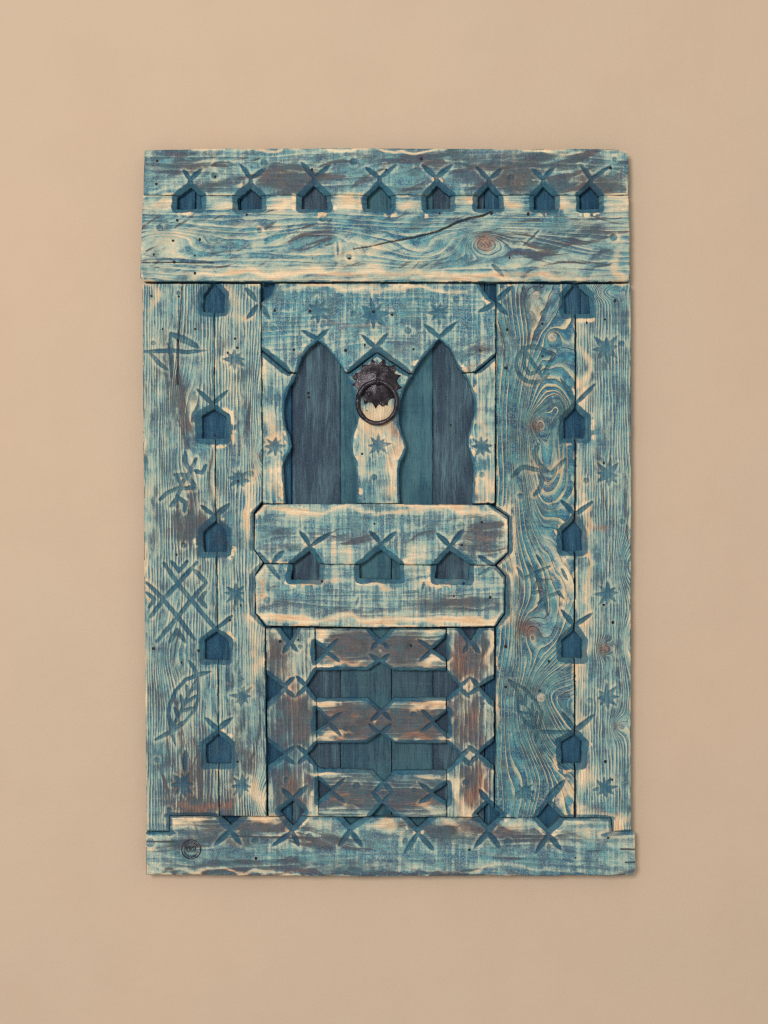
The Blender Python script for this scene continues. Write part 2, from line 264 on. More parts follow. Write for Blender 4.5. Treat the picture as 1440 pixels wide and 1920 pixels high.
RUSTY = [(740, 812, 13, 32, 1.0), (735, 860, 8, 20, .5), (380, 1512, 60, 9, .8), (440, 1490, 20, 40, .5), (660, 1248, 60, 6, .8), (790, 1249, 40, 6, .7), (640, 1384, 50, 7, .9), (790, 1384, 50, 7, .9), (640, 1500, 60, 10, .6), (790, 1515, 40, 9, .7), (620, 1235, 30, 9, .5), (620, 1330, 40, 8, .5), (790, 1325, 50, 9, .6), (675, 1345, 12, 6, .8),
         (545, 1300, 16, 40, .7), (520, 1260, 14, 40, .5), (560, 1470, 20, 50, .6), (870, 1240, 20, 50, .6), (900, 1450, 20, 60, .8), (870, 1500, 24, 24, .7), (880, 1350, 24, 40, .5), (300, 655, 14, 30, .5), (360, 740, 20, 30, .4), (430, 780, 12, 60, .45), (425, 1000, 14, 40, .4), (1110, 735, 14, 40, .5), (1096, 1420, 10, 70, .5), (1130, 1520, 40, 10, .6),
         (300, 500, 60, 7, .3), (600, 522, 300, 4, .6), (1000, 520, 170, 5, .6), (960, 390, 40, 10, .4), (320, 385, 16, 10, .5), (700, 612, 120, 5, .6), (600, 692, 40, 5, .6), (880, 690, 20, 7, .8), (490, 1110, 6, 40, .8), (700, 1160, 220, 5, .6), (910, 1005, 30, 14, .5), (1120, 985, 24, 10, .7), (990, 1180, 24, 20, .6), (975, 1090, 18, 40, .4), (480, 1545, 40, 10, .5), (960, 1555, 40, 10, .5), (640, 1095, 90, 6, .4), (905, 930, 14, 14, .6), (1030, 905, 12, 20, .5), (340, 1380, 40, 50, .3)]
def blobs(L, X, Y, seed):
    o = np.zeros(X.shape)
    x0, x1, y0, y1 = X.min(), X.max(), Y.min(), Y.max()
    wx = X + 26*fbm(X/46, Y/46, seed, 3); wy = Y + 16*fbm(X/46, Y/46, seed+9, 3)
    for x, y, rx, ry, a in L:
        if x+2.5*rx < x0 or x-2.5*rx > x1 or y+2.5*ry < y0 or y-2.5*ry > y1: continue
        o += a*np.exp(-((wx-x)/rx)**2 - ((wy-y)/ry)**2)
    return o

# single strokes of a dry brush: (points, half width, amount, kind)
MARKS = []
mr = random.Random(11)
def marks(n, x0, x1, y0, y1, ang, L, w, amt, kind):
    for _ in range(n):
        x, y = mr.uniform(x0, x1), mr.uniform(y0, y1); a = math.radians(mr.gauss(ang, 9)); l = mr.uniform(*L); b = mr.uniform(-.12, .12)*l
        MARKS.append(([(x-l/2*math.cos(a), y-l/2*math.sin(a)), (x-b*math.sin(a), y+b*math.cos(a)), (x+l/2*math.cos(a), y+l/2*math.sin(a))], mr.uniform(*w), amt*mr.uniform(.6, 1.2), kind))
marks(60, 280, 780, 395, 505, -22, (24, 60), (2.0, 5.0), .85, 's'); marks(24, 760, 1170, 400, 515, -5, (40, 120), (2.0, 5), .8, 's')
marks(34, 280, 900, 400, 505, -24, (30, 70), (3, 8), .9, 'w'); marks(10, 300, 1160, 470, 520, 1, (60, 160), (2, 4), .8, 's'); marks(16, 360, 700, 430, 505, 70, (20, 44), (1.5, 3), .7, 'w')
marks(26, 290, 1160, 290, 350, -13, (40, 110), (4, 10), .8, 's'); marks(12, 290, 1160, 290, 350, -8, (30, 80), (3, 7), -.7, 's')
marks(16, 290, 1180, 1545, 1630, 7, (60, 170), (3, 8), .8, 's'); marks(14, 500, 940, 960, 1160, -6, (40, 120), (3, 7), .6, 's')
marks(14, 500, 920, 545, 690, -8, (50, 130), (2, 5), .6, 'w'); marks(30, 280, 480, 560, 1500, 88, (60, 200), (2, 6), .7, 's'); marks(14, 1085, 1180, 560, 1500, 89, (60, 200), (2, 5), .55, 's'); marks(14, 935, 1075, 560, 1500, 80, (40, 120), (3, 7), .5, 's')
def brush_marks(X, Y, x0, y0, res, kind, sd):
    o = np.zeros(X.shape); ny, nx = X.shape
    for pts, hw, amt, kd in MARKS:
        if kd != kind: continue
        A = np.array(pts); i0 = max(0, int((A[:, 0].min()-12-x0)/res)); i1 = min(nx, int((A[:, 0].max()+12-x0)/res)+2); j0 = max(0, int((A[:, 1].min()-12-y0)/res)); j1 = min(ny, int((A[:, 1].max()+12-y0)/res)+2)
        if i0 >= i1 or j0 >= j1: continue
        w = (slice(j0, j1), slice(i0, i1)); xx, yy = X[w], Y[w]; ex, ey = A[2]-A[0]; L = math.hypot(ex, ey); ex, ey = ex/L, ey/L
        t = ((xx-A[0, 0])*ex+(yy-A[0, 1])*ey)/L; mid = A[1]-(A[0]+A[2])/2; bow = (mid[0]*-ey+mid[1]*ex)*4*t*(1-t)
        d = -(xx-A[0, 0])*ey+(yy-A[0, 1])*ex-bow
        ww = hw*np.clip(np.sin(np.pi*np.clip(t, 0, 1)), 0, 1)**.5+.01
        bris = .55+.9*vnoise(d/1.6, t*L/40, int(abs(A[0, 0])) % 97)
        o[w] = o[w]+amt*np.clip(1-(d/ww)**2, 0, 1)*np.clip(bris*1.3, 0, 1.2)*((t > 0) & (t < 1))
    return o

# ------------------------------------------------------------------ node helpers
class NT:
    def __init__(s, mat):
        mat.use_nodes = True; s.t = mat.node_tree; s.t.nodes.clear()
    def n(s, typ, **kw):
        nd = s.t.nodes.new(typ)
        for k, v in kw.items(): setattr(nd, k, v)
        return nd
    def set(s, sock, v):
        if isinstance(v, bpy.types.NodeSocket): s.t.links.new(v, sock)
        elif isinstance(v, (tuple, list)) and len(v) == 3 and sock.type == 'RGBA': sock.default_value = (*v, 1)
        else: sock.default_value = v
    def m(s, op, a, b=0.0, c=None, clamp=False):
        nd = s.n('ShaderNodeMath', operation=op, use_clamp=clamp); s.set(nd.inputs[0], a); s.set(nd.inputs[1], b)
        if c is not None: s.set(nd.inputs[2], c)
        return nd.outputs[0]
    def add(s, *a):
        o = a[0]
        for b in a[1:]: o = s.m('ADD', o, b)
        return o
    def mul(s, a, b): return s.m('MULTIPLY', a, b)
    def vec(s, x, y, z=0.0):
        nd = s.n('ShaderNodeCombineXYZ'); s.set(nd.inputs[0], x); s.set(nd.inputs[1], y); s.set(nd.inputs[2], z); return nd.outputs[0]
    def noise(s, v, scale=1.0, detail=3.0, rough=.55, dist=0.0):
        nd = s.n('ShaderNodeTexNoise'); s.set(nd.inputs['Vector'], v); nd.inputs['Scale'].default_value = scale
        nd.inputs['Detail'].default_value = detail; nd.inputs['Roughness'].default_value = rough; nd.inputs['Distortion'].default_value = dist
        return nd.outputs[0]
    def ramp(s, v, a, b, lo=0.0, hi=1.0, smooth=True):
        nd = s.n('ShaderNodeMapRange', interpolation_type='SMOOTHSTEP' if smooth else 'LINEAR'); s.set(nd.inputs[0], v)
        s.set(nd.inputs[1], a); s.set(nd.inputs[2], b); s.set(nd.inputs[3], lo); s.set(nd.inputs[4], hi); return nd.outputs[0]
    def mix(s, f, a, b):
        nd = s.n('ShaderNodeMix', data_type='RGBA'); s.set(nd.inputs[0], f); s.set(nd.inputs[6], a); s.set(nd.inputs[7], b); return nd.outputs[2]
    def out(s, col, rough, normal=None, metal=0.0, spec=.3):
        b = s.n('ShaderNodeBsdfPrincipled'); o = s.n('ShaderNodeOutputMaterial')
        s.set(b.inputs['Base Color'], col); s.set(b.inputs['Roughness'], rough); s.set(b.inputs['Metallic'], metal); b.inputs['Specular IOR Level'].default_value = spec
        if normal is not None: s.set(b.inputs['Normal'], normal)
        s.t.links.new(b.outputs[0], o.inputs[0])
    def grade(s, col, sat, gam, gain):      # deepen a mixed pigment colour
        h = s.n('ShaderNodeHueSaturation'); h.inputs['Saturation'].default_value = sat; s.set(h.inputs['Color'], col)
        g = s.n('ShaderNodeGamma'); s.set(g.inputs[0], h.outputs[0]); g.inputs[1].default_value = gam
        m = s.n('ShaderNodeMix', data_type='RGBA', blend_type='MULTIPLY'); m.inputs[0].default_value = 1.0; s.set(m.inputs[6], g.outputs[0]); m.inputs[7].default_value = (gain, gain, gain, 1)
        return m.outputs[2]
    def bump(s, h, dist, strength=1.0):
        nd = s.n('ShaderNodeBump'); s.set(nd.inputs['Height'], h); nd.inputs['Distance'].default_value = dist; nd.inputs['Strength'].default_value = strength; return nd.outputs[0]
def lin(r, g, b):
    f = lambda c: ((c/255+.055)/1.055)**2.4 if c > 10 else c/255/12.92
    return (f(r), f(g), f(b))

CREAM = lin(233, 214, 184); TAN = lin(212, 180, 150); RUST = lin(150, 102, 80); UMBER = lin(70, 65, 76)
TEAL = lin(92, 150, 158); BLUE = lin(46, 103, 131); PALE = lin(164, 185, 173); DEEP = lin(48, 92, 122); CARVE = lin(74, 120, 136); GREYB = lin(82, 102, 110)

def wood_material(name, period=5.0, ridge=.5, cov=.5, streak=.5, cross=.3, blotch=.6, speck=.35, bumpd=.0006, sharp=2.0, warm=0.0, scorch=0.0, brush=0.0, soft=1.0):
    mt = bpy.data.materials.new(name); N = NT(mt)
    def att(nm):
        a = N.n('ShaderNodeAttribute'); a.attribute_name = nm; x = N.n('ShaderNodeSeparateXYZ'); N.t.links.new(a.outputs['Vector'], x.inputs[0]); return x.outputs
    u, v, sd = att('grain')                # warped distance across the grain, distance along it, board seed
    car, wear, sco_crk = att('finish')
    wash, px, py = att('place'); knot, rusty, _k = att('extra')
    slow = N.noise(N.vec(N.mul(u, .03), N.mul(v, .004), sd), 1, 2)
    ph = N.add(N.mul(u, 1/period), N.mul(slow, 2.2))
    sn = N.m('SINE', N.mul(ph, 2*math.pi))
    fr = N.m('FRACT', N.add(ph, N.mul(N.noise(N.vec(N.mul(u, .5), N.mul(v, .06), sd), 1, 2), .25)))
    rid = N.mul(N.m('POWER', fr, sharp), N.ramp(fr, .90, 1.0, 1, 0))     # each growth ring: a slow rise to a bright ridge, then a sharp drop
    rv = N.ramp(N.noise(N.vec(N.mul(u, .03), N.mul(v, .008), N.add(sd, 33.0)), 1, 3, .6), .36, .62, .0, 1.35)
    st = N.noise(N.vec(N.mul(u, .22), N.mul(v, .010), sd), 1, 4, .6)
    fi = N.noise(N.vec(N.mul(u, .75), N.mul(v, .035), N.add(sd, 3.0)), 1, 3, .6)
    cr = N.noise(N.vec(N.mul(v, .17), N.mul(u, .008), N.add(sd, 9.0)), 1, 2.0, .62)
    bl = N.noise(N.vec(N.mul(px, .020), N.mul(py, .020), N.add(sd, 5.0)), 1, 5, .58, .6)
    b2 = N.noise(N.vec(N.mul(px, .045), N.mul(py, .045), N.add(sd, 15.0)), 1, 4, .6)
    rx = N.add(N.mul(px, .82), N.mul(py, .57)); ry = N.add(N.mul(px, -.57), N.mul(py, .82))
    sp = N.noise(N.vec(N.mul(rx, .40), N.mul(ry, .40), sd), 1, 3, .7)
    sc2 = N.noise(N.vec(N.mul(u, .035), N.mul(v, .009), N.add(sd, 25.0)), 1, 4, .6)
    d1 = N.add(N.mul(px, math.cos(brush)), N.mul(py, math.sin(brush))); d2 = N.add(N.mul(px, -math.sin(brush)), N.mul(py, math.cos(brush)))
    dv = N.mul(N.add(b2, -.5), 26.0)
    br = N.noise(N.vec(N.mul(d1, .014), N.mul(N.add(d2, dv), .085), N.add(sd, 51.0)), 1, 5, .62)       # slanting strokes of a dry brush
    c = N.add(N.mul(N.add(st, -.5), 2.4*streak), N.mul(N.add(fi, -.5), 1.7*streak), N.mul(N.add(cr, -.5), 3.0*cross), N.mul(N.add(bl, -.5), 2.6*blotch), N.mul(N.add(br, -.5), 1.6),
              N.mul(N.add(sp, -.5), 2.4*speck), N.mul(N.mul(N.add(rid, -.38), rv), -ridge), N.mul(wash, .60), N.mul(wear, -.85), cov)
    cover = N.ramp(c, .34, 1.02)
    # bare wood
    wood = N.mix(N.ramp(st, .38, .66), CREAM, TAN)
    wood = N.mix(N.mul(N.ramp(bl, .48, .66), .45+warm), wood, lin(206, 156, 126))
    wood = N.mix(N.mul(N.ramp(N.add(sn, N.mul(fi, .8)), -.7, .1), 0.12), wood, RUST)
    wood = N.mix(N.ramp(c, -.35, .42, 0, .86), wood, PALE)             # first thin wash soaked into the wood
    # dark smoky stain, rubbed off on the ridges; also the shade painted into cracks
    sm = N.add(N.mul(sco_crk, 1.05), N.mul(N.add(sc2, -.5), 2.2*soft), N.mul(N.add(br, -.5), 2.0*soft), N.mul(N.add(fi, -.5), .8*soft*min(1, streak*2)), N.mul(N.add(st, -.5), 1.0*soft*min(1, streak*2)), N.mul(N.add(sp, -.5), .6), N.mul(N.mul(rid, rv), -.45), N.mul(wear, -.75), scorch)
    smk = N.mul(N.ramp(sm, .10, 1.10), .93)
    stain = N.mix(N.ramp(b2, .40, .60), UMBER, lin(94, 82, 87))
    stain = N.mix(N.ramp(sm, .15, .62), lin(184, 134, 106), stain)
    # thin paint
    paint = N.mix(N.ramp(N.add(b2, N.mul(N.add(st, -.5), .6*min(1, streak*2)), N.mul(N.add(cr, -.5), 1.0*cross)), .42, .58), TEAL, BLUE)
    paint = N.mix(N.mul(N.ramp(N.add(sp, N.mul(N.add(cr, -.5), .5)), .48, .64), .60), paint, PALE)
    paint = N.mix(N.mul(N.ramp(N.add(bl, N.mul(N.add(fi, -.5), .5)), .50, .66), .50), paint, GREYB)
    col = N.mix(N.mul(cover, .95), wood, paint)
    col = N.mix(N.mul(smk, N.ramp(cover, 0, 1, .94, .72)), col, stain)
    # brushing has bared the hard late-wood ridges and left the paint thicker in the soft early wood
    bare = N.mul(N.mul(N.ramp(N.add(rid, N.mul(N.add(fi, -.5), .7), N.mul(N.add(sp, -.5), .35)), .26, .80), rv), min(1.0, ridge*.46))
    col = N.mix(bare, col, N.mix(N.ramp(smk, .1, .8), N.mix(N.ramp(st, .4, .62), lin(218, 200, 164), lin(176, 182, 162)), lin(160, 132, 114)))
    soft_w = N.mul(N.mul(N.ramp(fr, .42, .0), rv), min(.45, ridge*.45))
    col = N.mix(soft_w, col, N.mix(N.ramp(smk, .1, .7), BLUE, lin(84, 84, 98)))
    sand = N.mul(N.ramp(N.add(wear, N.mul(N.add(fi, -.5), 1.0*soft), N.mul(N.add(st, -.5), 1.1*soft), N.mul(N.add(sp, -.5), .7), N.mul(N.add(br, -.5), .9*soft)), .36, 1.12), .90)
    col = N.mix(sand, col, N.mix(N.ramp(N.add(N.mul(st, .6), N.mul(bl, .4)), .42, .60), CREAM, lin(218, 186, 150)))   # sanded back to the bare wood
    ru = N.mul(N.ramp(N.add(rusty, N.mul(N.add(fi, -.5), 1.0), N.mul(N.add(st, -.5), 1.0), N.mul(N.add(sp, -.5), .5)), .16, .95), .42)
    col = N.mix(ru, col, N.mix(N.ramp(fi, .42, .6), lin(160, 98, 70), lin(206, 152, 116)))
    kr_ = N.noise(N.vec(N.mul(px, .16), N.mul(py, .16), N.mul(knot, 2.5)), 1, 4, .6, 1.5)
    col = N.mix(N.mul(knot, .72), col, N.mix(N.ramp(kr_, .40, .60), lin(116, 86, 84), lin(182, 142, 120)))
    # thick paint left in the carving, rubbed thin in places
    cp = N.mix(N.ramp(N.add(b2, N.mul(N.add(st, -.5), .5)), .36, .64), CARVE, lin(58, 102, 124))
    cp = N.mix(N.mul(N.ramp(N.add(N.mul(sp, .7), N.mul(cr, .3)), .46, .68), .55), cp, lin(104, 140, 146))
    cp = N.mix(N.mul(N.ramp(sco_crk, .2, 1.1), .6), cp, lin(74, 86, 102))
    cp = N.mix(N.mul(N.ramp(N.add(bl, N.mul(N.add(sp, -.5), .4)), .50, .70), .5), cp, lin(84, 104, 114))
    cn = N.add(N.mul(N.add(sp, -.5), .9), N.mul(N.add(b2, -.5), .8), N.mul(N.add(st, -.5), .5))
    carve = N.ramp(N.add(car, N.mul(cn, N.ramp(car, 0, .4))), .12, .88)
    col = N.mix(N.mul(carve, N.ramp(bl, .35, .7, .94, .74)), col, cp)
    grit = N.noise(N.vec(N.mul(ry, .60), N.mul(rx, .60), N.add(sd, 40.0)), 1, 3, .75)
    gm = N.n('ShaderNodeMix', data_type='RGBA', blend_type='MULTIPLY'); gm.inputs[0].default_value = 1.0
    gv = N.ramp(N.add(N.mul(grit, 1-.3*min(1, streak*2)), N.mul(fi, .3*min(1, streak*2))), .28, .72, .68, 1.22, False); N.t.links.new(col, gm.inputs[6]); N.t.links.new(N.vec(gv, gv, gv), gm.inputs[7]); col = gm.outputs[2]
    h = N.add(N.mul(rid, ridge*1.1), N.mul(fi, .5), N.mul(st, .35), N.mul(sp, .35), N.mul(grit, .25))
    h = N.mul(h, N.ramp(carve, 0, 1, 1, .55))
    N.out(N.grade(col, 1.02, 1.19, 1.27), N.ramp(sp, .3, .7, .62, .82), N.bump(h, bumpd), 0.0, .25)
    return mt

def backing_material(name, a, b, c, weave=0.0):
    mt = bpy.data.materials.new(name); N = NT(mt)
    def att(nm):
        at = N.n('ShaderNodeAttribute'); at.attribute_name = nm; x = N.n('ShaderNodeSeparateXYZ'); N.t.links.new(at.outputs['Vector'], x.inputs[0]); return x.outputs
    u, v, sd = att('grain'); wash, px, py = att('place')
    car, wear, sco_crk = att('finish')
    st = N.noise(N.vec(N.mul(u, .09), N.mul(v, .005), sd), 1, 5, .62)
    fi = N.noise(N.vec(N.mul(u, .5), N.mul(v, .03), sd), 1, 3, .6)
    cr = N.noise(N.vec(N.mul(u, .012), N.mul(v, .28), sd), 1, 3, .6)
    bl = N.noise(N.vec(N.mul(px, .02), N.mul(py, .010), sd), 1, 4, .6)
    sp = N.noise(N.vec(N.mul(px, .45), N.mul(py, .45), sd), 1, 3, .75)
    col = N.mix(N.ramp(N.add(N.mul(st, .5), N.mul(bl, .5)), .42, .58), a, b)
    col = N.mix(N.mul(N.ramp(N.add(N.mul(fi, .35), N.mul(st, .65)), .53, .64), .65), col, c)
    col = N.mix(N.mul(N.ramp(sco_crk, .1, 1.0), .75), col, N.mix(N.ramp(st, .42, .6), lin(58, 72, 88), lin(74, 92, 102)))
    col = N.mix(N.mul(N.ramp(N.add(N.mul(cr, weave), N.mul(sp, .8-weave), N.mul(fi, .2)), .50, .66), .28), col, lin(120, 152, 156))
    col = N.mix(N.mul(N.ramp(N.add(N.mul(sp, .4), N.mul(fi, .6)), .50, .38), .45), col, lin(34, 50, 68))
    N.out(N.grade(col, 1.04, 1.08, 1.10), .75, N.bump(N.add(fi, N.mul(cr, weave), N.mul(sp, .6)), .0008), 0, .2)
    return mt

M = dict(   # period, ridge, cover, streak, cross, blotch, speck, bump, sharpness, warmth, stain, brush angle, stain softness
    frieze=wood_material('frieze_wood', 17, .25, .80, .30, .50, .60, .6, .0006, 2.0, .1, .38, math.radians(-14), .7),
    lintel=wood_material('lintel_wood', 11, .55, .66, .70, .15, .70, .45, .0009, 2.0, .15, .08, math.radians(-24), .8),
    stile=wood_material('stile_wood', 5.4, .85, .74, .50, .06, .60, .45, .0013, 1.5, .1, .28, math.radians(86), .8),
    figured=wood_material('figured_wood', 13.0, 2.1, .92, .35, .06, .40, .60, .0018, 2.1, .12, .16, math.radians(70), .8),
    header=wood_material('header_wood', 11, .25, .80, .16, 1.0, .55, .60, .0007, 1.6, .05, -.02, math.radians(-10), .8),
    jamb=wood_material('jamb_wood', 8, .55, .68, .65, .25, .90, .40, .0009, 2.0, .2, -.10, math.radians(84), .8),
    cross=wood_material('cross_wood', 13, .22, .76, .16, .95, .45, .6, .0007, 1.5, .1, .26, math.radians(-8), .8),
    rail=wood_material('rail_wood', 8, .25, .60, .40, .10, .60, .50, .0008, 1.6, .35, .64, math.radians(4), .35),
    lattice=wood_material('lattice_wood', 9, .45, .66, .70, .10, .60, .45, .0010, 1.8, .35, .48, math.radians(86), .6),
    base=wood_material('base_wood', 14, .25, .78, .25, .60, .50, .65, .0007, 1.8, .08, .40, math.radians(8), .6))
BK = [backing_material('backing_deep_blue', lin(42, 78, 104), lin(58, 98, 122), lin(84, 118, 130)),
      backing_material('backing_smoky', lin(62, 76, 92), lin(86, 106, 116), lin(104, 138, 146)),
      backing_material('backing_teal', lin(62, 98, 112), lin(86, 124, 132), lin(68, 88, 100), .3)]

# ------------------------------------------------------------------ the panel
BASE_PY = 1643
ORG = Vector(((727-CX)*S, 0.0, ZC+(CY-BASE_PY)*S))
panel = bpy.data.objects.new('carved_wooden_panel', None); sc.collection.objects.link(panel); panel.location = ORG
panel.empty_display_size = .1
panel['label'] = 'weathered blue and cream carved wooden panel shaped like an old door, hung on beige wall'
panel['category'] = 'wood carving'
def W(px, py, h=0.0):      # photograph pixel on the front plane, h pixels out of it -> local metres
    return ((px-CX)*S-ORG.x, -(FRONT+h*S), ZC+(CY-py)*S-ORG.z)

SEED = [0]
def grid_board(name, poly, mat, along='y', knots=(), warp=(8, 90, 700), big=0.0, thick=.0232, lift=0.0, res=1.3, parent=panel, holes=True, inset=.3, roundr=2.6, flat=(), swell=0.0, smooth_cut=1.0, zone='X'):
    SEED[0] += 1; sd = SEED[0]
    P = np.array(poly, float)
    x0, y0 = P.min(0)-3; x1, y1 = P.max(0)+3
    nx = int((x1-x0)/res)+2; ny = int((y1-y0)/res)+2
    X, Y = np.meshgrid(x0+np.arange(nx)*res, y0+np.arange(ny)*res)
    wob = .9*fbm(X/38, Y/38, sd, 3) + .5*fbm(X/9, Y/9, sd+50, 2)
    f0 = poly_sdf(P, X, Y) + inset + wob*.55
    f = f0.copy(); H = np.zeros(X.shape); CAR = np.zeros(X.shape); WE = np.zeros(X.shape); HD = np.full(X.shape, 1e3); HAL = np.zeros(X.shape); CRK_SHADE = np.zeros(X.shape)
    jag = 1.4*fbm(X/13, Y/13, 77, 3) + .7*vnoise(X/4, Y/4, 78)
    def win(xa, xb, ya, yb):
        i0 = max(0, int((xa-x0)/res)); i1 = min(nx, int((xb-x0)/res)+2); j0 = max(0, int((ya-y0)/res)); j1 = min(ny, int((yb-y0)/res)+2)
        return None if i0 >= i1 or j0 >= j1 else (slice(j0, j1), slice(i0, i1))
    if holes:
        for hp, bw, bd, zn in HOLES:
            if zn and zone not in zn: continue
            A = np.array(hp, float); w = win(A[:, 0].min()-bw-30, A[:, 0].max()+bw+30, A[:, 1].min()-bw-30, A[:, 1].max()+bw+30)
            if w is None: continue
            d = poly_sdf(A, X[w], Y[w]); small = min(np.ptp(A[:, 0]), np.ptp(A[:, 1]))
            dd = d + jag[w]*.85
            f[w] = np.maximum(f[w], -dd); HD[w] = np.minimum(HD[w], dd)
            be = bw*(1+.22*fbm(X[w]/20+hp[0][0], Y[w]/20, 5, 2)) + jag[w]*1.25
            t = np.clip(1-d/np.maximum(be, 1), 0, 1.0)
            H[w] = np.minimum(H[w], -bd*np.clip(t, 0, 1))
            CAR[w] = np.maximum(CAR[w], sstep(1.3, -1.3, d-be))
            HAL[w] = np.maximum(HAL[w], np.exp(-(np.maximum(d-be, 0)/11)**1.3))
            WE[w] = np.maximum(WE[w], (.40 if zone == 'L' else 1.1)*np.exp(-((d-be-2.5)/5.0)**2)*(d > be-1)*np.clip(.45+2.2*fbm(X[w]/10, Y[w]/10, 13, 3), 0, 1.3)*np.clip(-.15+3.0*fbm(X[w]/34, Y[w]/34, 12, 2)+.5*np.clip((Y[w]-A[:, 1].mean())/25, -.6, 1), 0, 1.2))
        for pts, hw, dep, sty, zn, stg in STROKES:
            if zn and zone not in zn: continue
            A = np.array(pts, float); w = win(A[:, 0].min()-hw-8, A[:, 0].max()+hw+8, A[:, 1].min()-hw-8, A[:, 1].max()+hw+8)
            if w is None: continue
            xx, yy = X[w], Y[w]; seg = np.hypot(*np.diff(A, axis=0).T); L = max(seg.sum(), 1e-6); cum = 0
            D = np.full(xx.shape, 1e3); T = np.zeros(xx.shape)
            for k in range(len(A)-1):
                ex, ey = A[k+1]-A[k]; q = np.clip(((xx-A[k, 0])*ex+(yy-A[k, 1])*ey)/max(ex*ex+ey*ey, 1e-9), 0, 1)
                dd = np.hypot(xx-A[k, 0]-ex*q, yy-A[k, 1]-ey*q); nr = dd < D
                D = np.where(nr, dd, D); T = np.where(nr, (cum+q*seg[k])/L, T); cum += seg[k]
            if sty == 'leaf': ww = hw*np.maximum(np.sin(np.pi*np.clip(.12+.88*T, 0, 1)), 0.02)**.6
            elif sty == 'line': ww = hw*(1-.35*np.clip((T-.85)/.15, 0, 1)-.35*np.clip((.15-T)/.15, 0, 1))
            elif sty == 'ray': ww = hw*np.clip(1-T, 0, 1)**.85
            elif sty == 'crack': ww = hw*(.35+.65*T)
            else: ww = np.full(xx.shape, hw)
            if sty == 'crack':
                s = D-ww+.5*vnoise(xx/5, yy/5, 3); H[w] = np.minimum(H[w], -dep*sstep(1.1, -.5, s)); CRK_SHADE[w] = np.maximum(CRK_SHADE[w], sstep(1.0, -.4, s)); continue
            s = D-ww+jag[w]*.75
            t = np.clip(-s/np.maximum(ww, .8), 0, 1)
            prof = t if sty != 'dot' else np.sqrt(np.clip(1-(1-t)**2, 0, 1))
            H[w] = np.minimum(H[w], -dep*prof*np.minimum(1, ww/hw+.2))
            CAR[w] = np.maximum(CAR[w], stg*sstep(1.0, -1.0, s))
            WE[w] = np.maximum(WE[w], .35*np.exp(-((s-3)/3.0)**2)*(s > 0))
    # grain
    a, l = (X, Y) if along == 'y' else (Y, X)
    amp, la, ll = warp
    U = a + amp*fbm(a/la, l/ll, sd+100, 3) + big*fbm(a/55, l/170, sd+140, 2) + 1.3*fbm(a/9, l/26, sd+150, 2)
    for kx, ky, ra, rl, k in knots:
        ka, kl = (kx, ky) if along == 'y' else (ky, kx)
        U = U + k*ra*np.exp(-((a-ka)/ra)**2 - ((l-kl)/rl)**2)
    # relief: hand-planed waviness, rounded arrises
    de = -f; dout = -f0
    rr = roundr*(1+.8*fbm(X/60, Y/60, sd+7, 2))
    tt = np.clip(1-dout/np.maximum(rr, .6), 0, 1)
    H = H - rr*.75*(1-np.sqrt(1-.98*tt*tt))
    tt = np.clip(1-de/1.6, 0, 1); H = H - .6*tt*tt
    fl = np.ones(X.shape)
    for fx, fy, fr in flat: fl *= sstep(fr, fr+6, np.hypot(X-fx, Y-fy))
    H = H + fl*(.9*fbm(X/70, Y/70, sd+3, 3) + .35*fbm(U/7, l/80, sd+4, 2))
    H = H + swell
    WE = WE + .75*np.exp(-(np.maximum(dout, 0)/4.5)**2)*np.clip(.0+2.6*fbm(X/40, Y/40, sd+8, 3), 0, 1.1) + blobs(WEAR, X, Y, 21)
    SCO_CRK = blobs(SCORCH if holes else BACK_STAIN, X, Y, 22); WA = blobs(WASH, X, Y, 23)
    hn = fbm(X/40, Y/40, sd+61, 3)
    WA = WA + HAL*np.clip(.25+1.6*hn, 0, 1.1)
    SCO_CRK = SCO_CRK + 2.6*CRK_SHADE  # cracks darkened through the stain colour, standing in for the shade inside them
    if holes: SCO_CRK = SCO_CRK + brush_marks(X, Y, x0, y0, res, 's', sd); WA = WA + brush_marks(X, Y, x0, y0, res, 'w', sd)
    CAR = np.maximum(CAR, .9*sstep(2.2, .4, dout)*(fbm(X/28, Y/28, sd+9, 3) > .12))
    # cut the sheet along its outline
    gy, gx = np.gradient(f, res); g = np.hypot(gx, gy)+1e-6
    sn = np.abs(f) < .72*res
    PX = np.where(sn, X-f*gx/g/np.maximum(g, .6), X); PY = np.where(sn, Y-f*gy/g/np.maximum(g, .6), Y)
    ins = (f < 0) | sn
    q = [ins[:-1, :-1], ins[:-1, 1:], ins[1:, 1:], ins[1:, :-1]]
    cnt = sum(k.astype(int) for k in q); idx = np.arange(nx*ny).reshape(ny, nx)
    c4 = np.stack([idx[:-1, :-1], idx[1:, :-1], idx[1:, 1:], idx[:-1, 1:]], -1)      # counter-clockwise seen from the front
    qi = np.stack([q[0], q[3], q[2], q[1]], -1)
    quads = c4[cnt == 4]; m3 = cnt == 3
    tq = c4[m3]; ti = qi[m3]; tri = np.array([r[k] for r, k in zip(tq, ti)]).reshape(-1, 3)
    tp = H.ravel()
    used = np.zeros(nx*ny, bool); used[quads.ravel()] = True
    if len(tri): used[tri.ravel()] = True
    remap = np.cumsum(used)-1; nF = used.sum()
    quads = remap[quads]; tri = remap[tri] if len(tri) else tri
    e = np.concatenate([np.stack([quads[:, k], quads[:, (k+1) % 4]], 1) for k in range(4)] + ([np.stack([tri[:, k], tri[:, (k+1) % 3]], 1) for k in range(3)] if len(tri) else []))
    key = e[:, 0].astype(np.int64)*nF+e[:, 1]; rev = e[:, 1].astype(np.int64)*nF+e[:, 0]
    be = e[~np.isin(key, rev)]
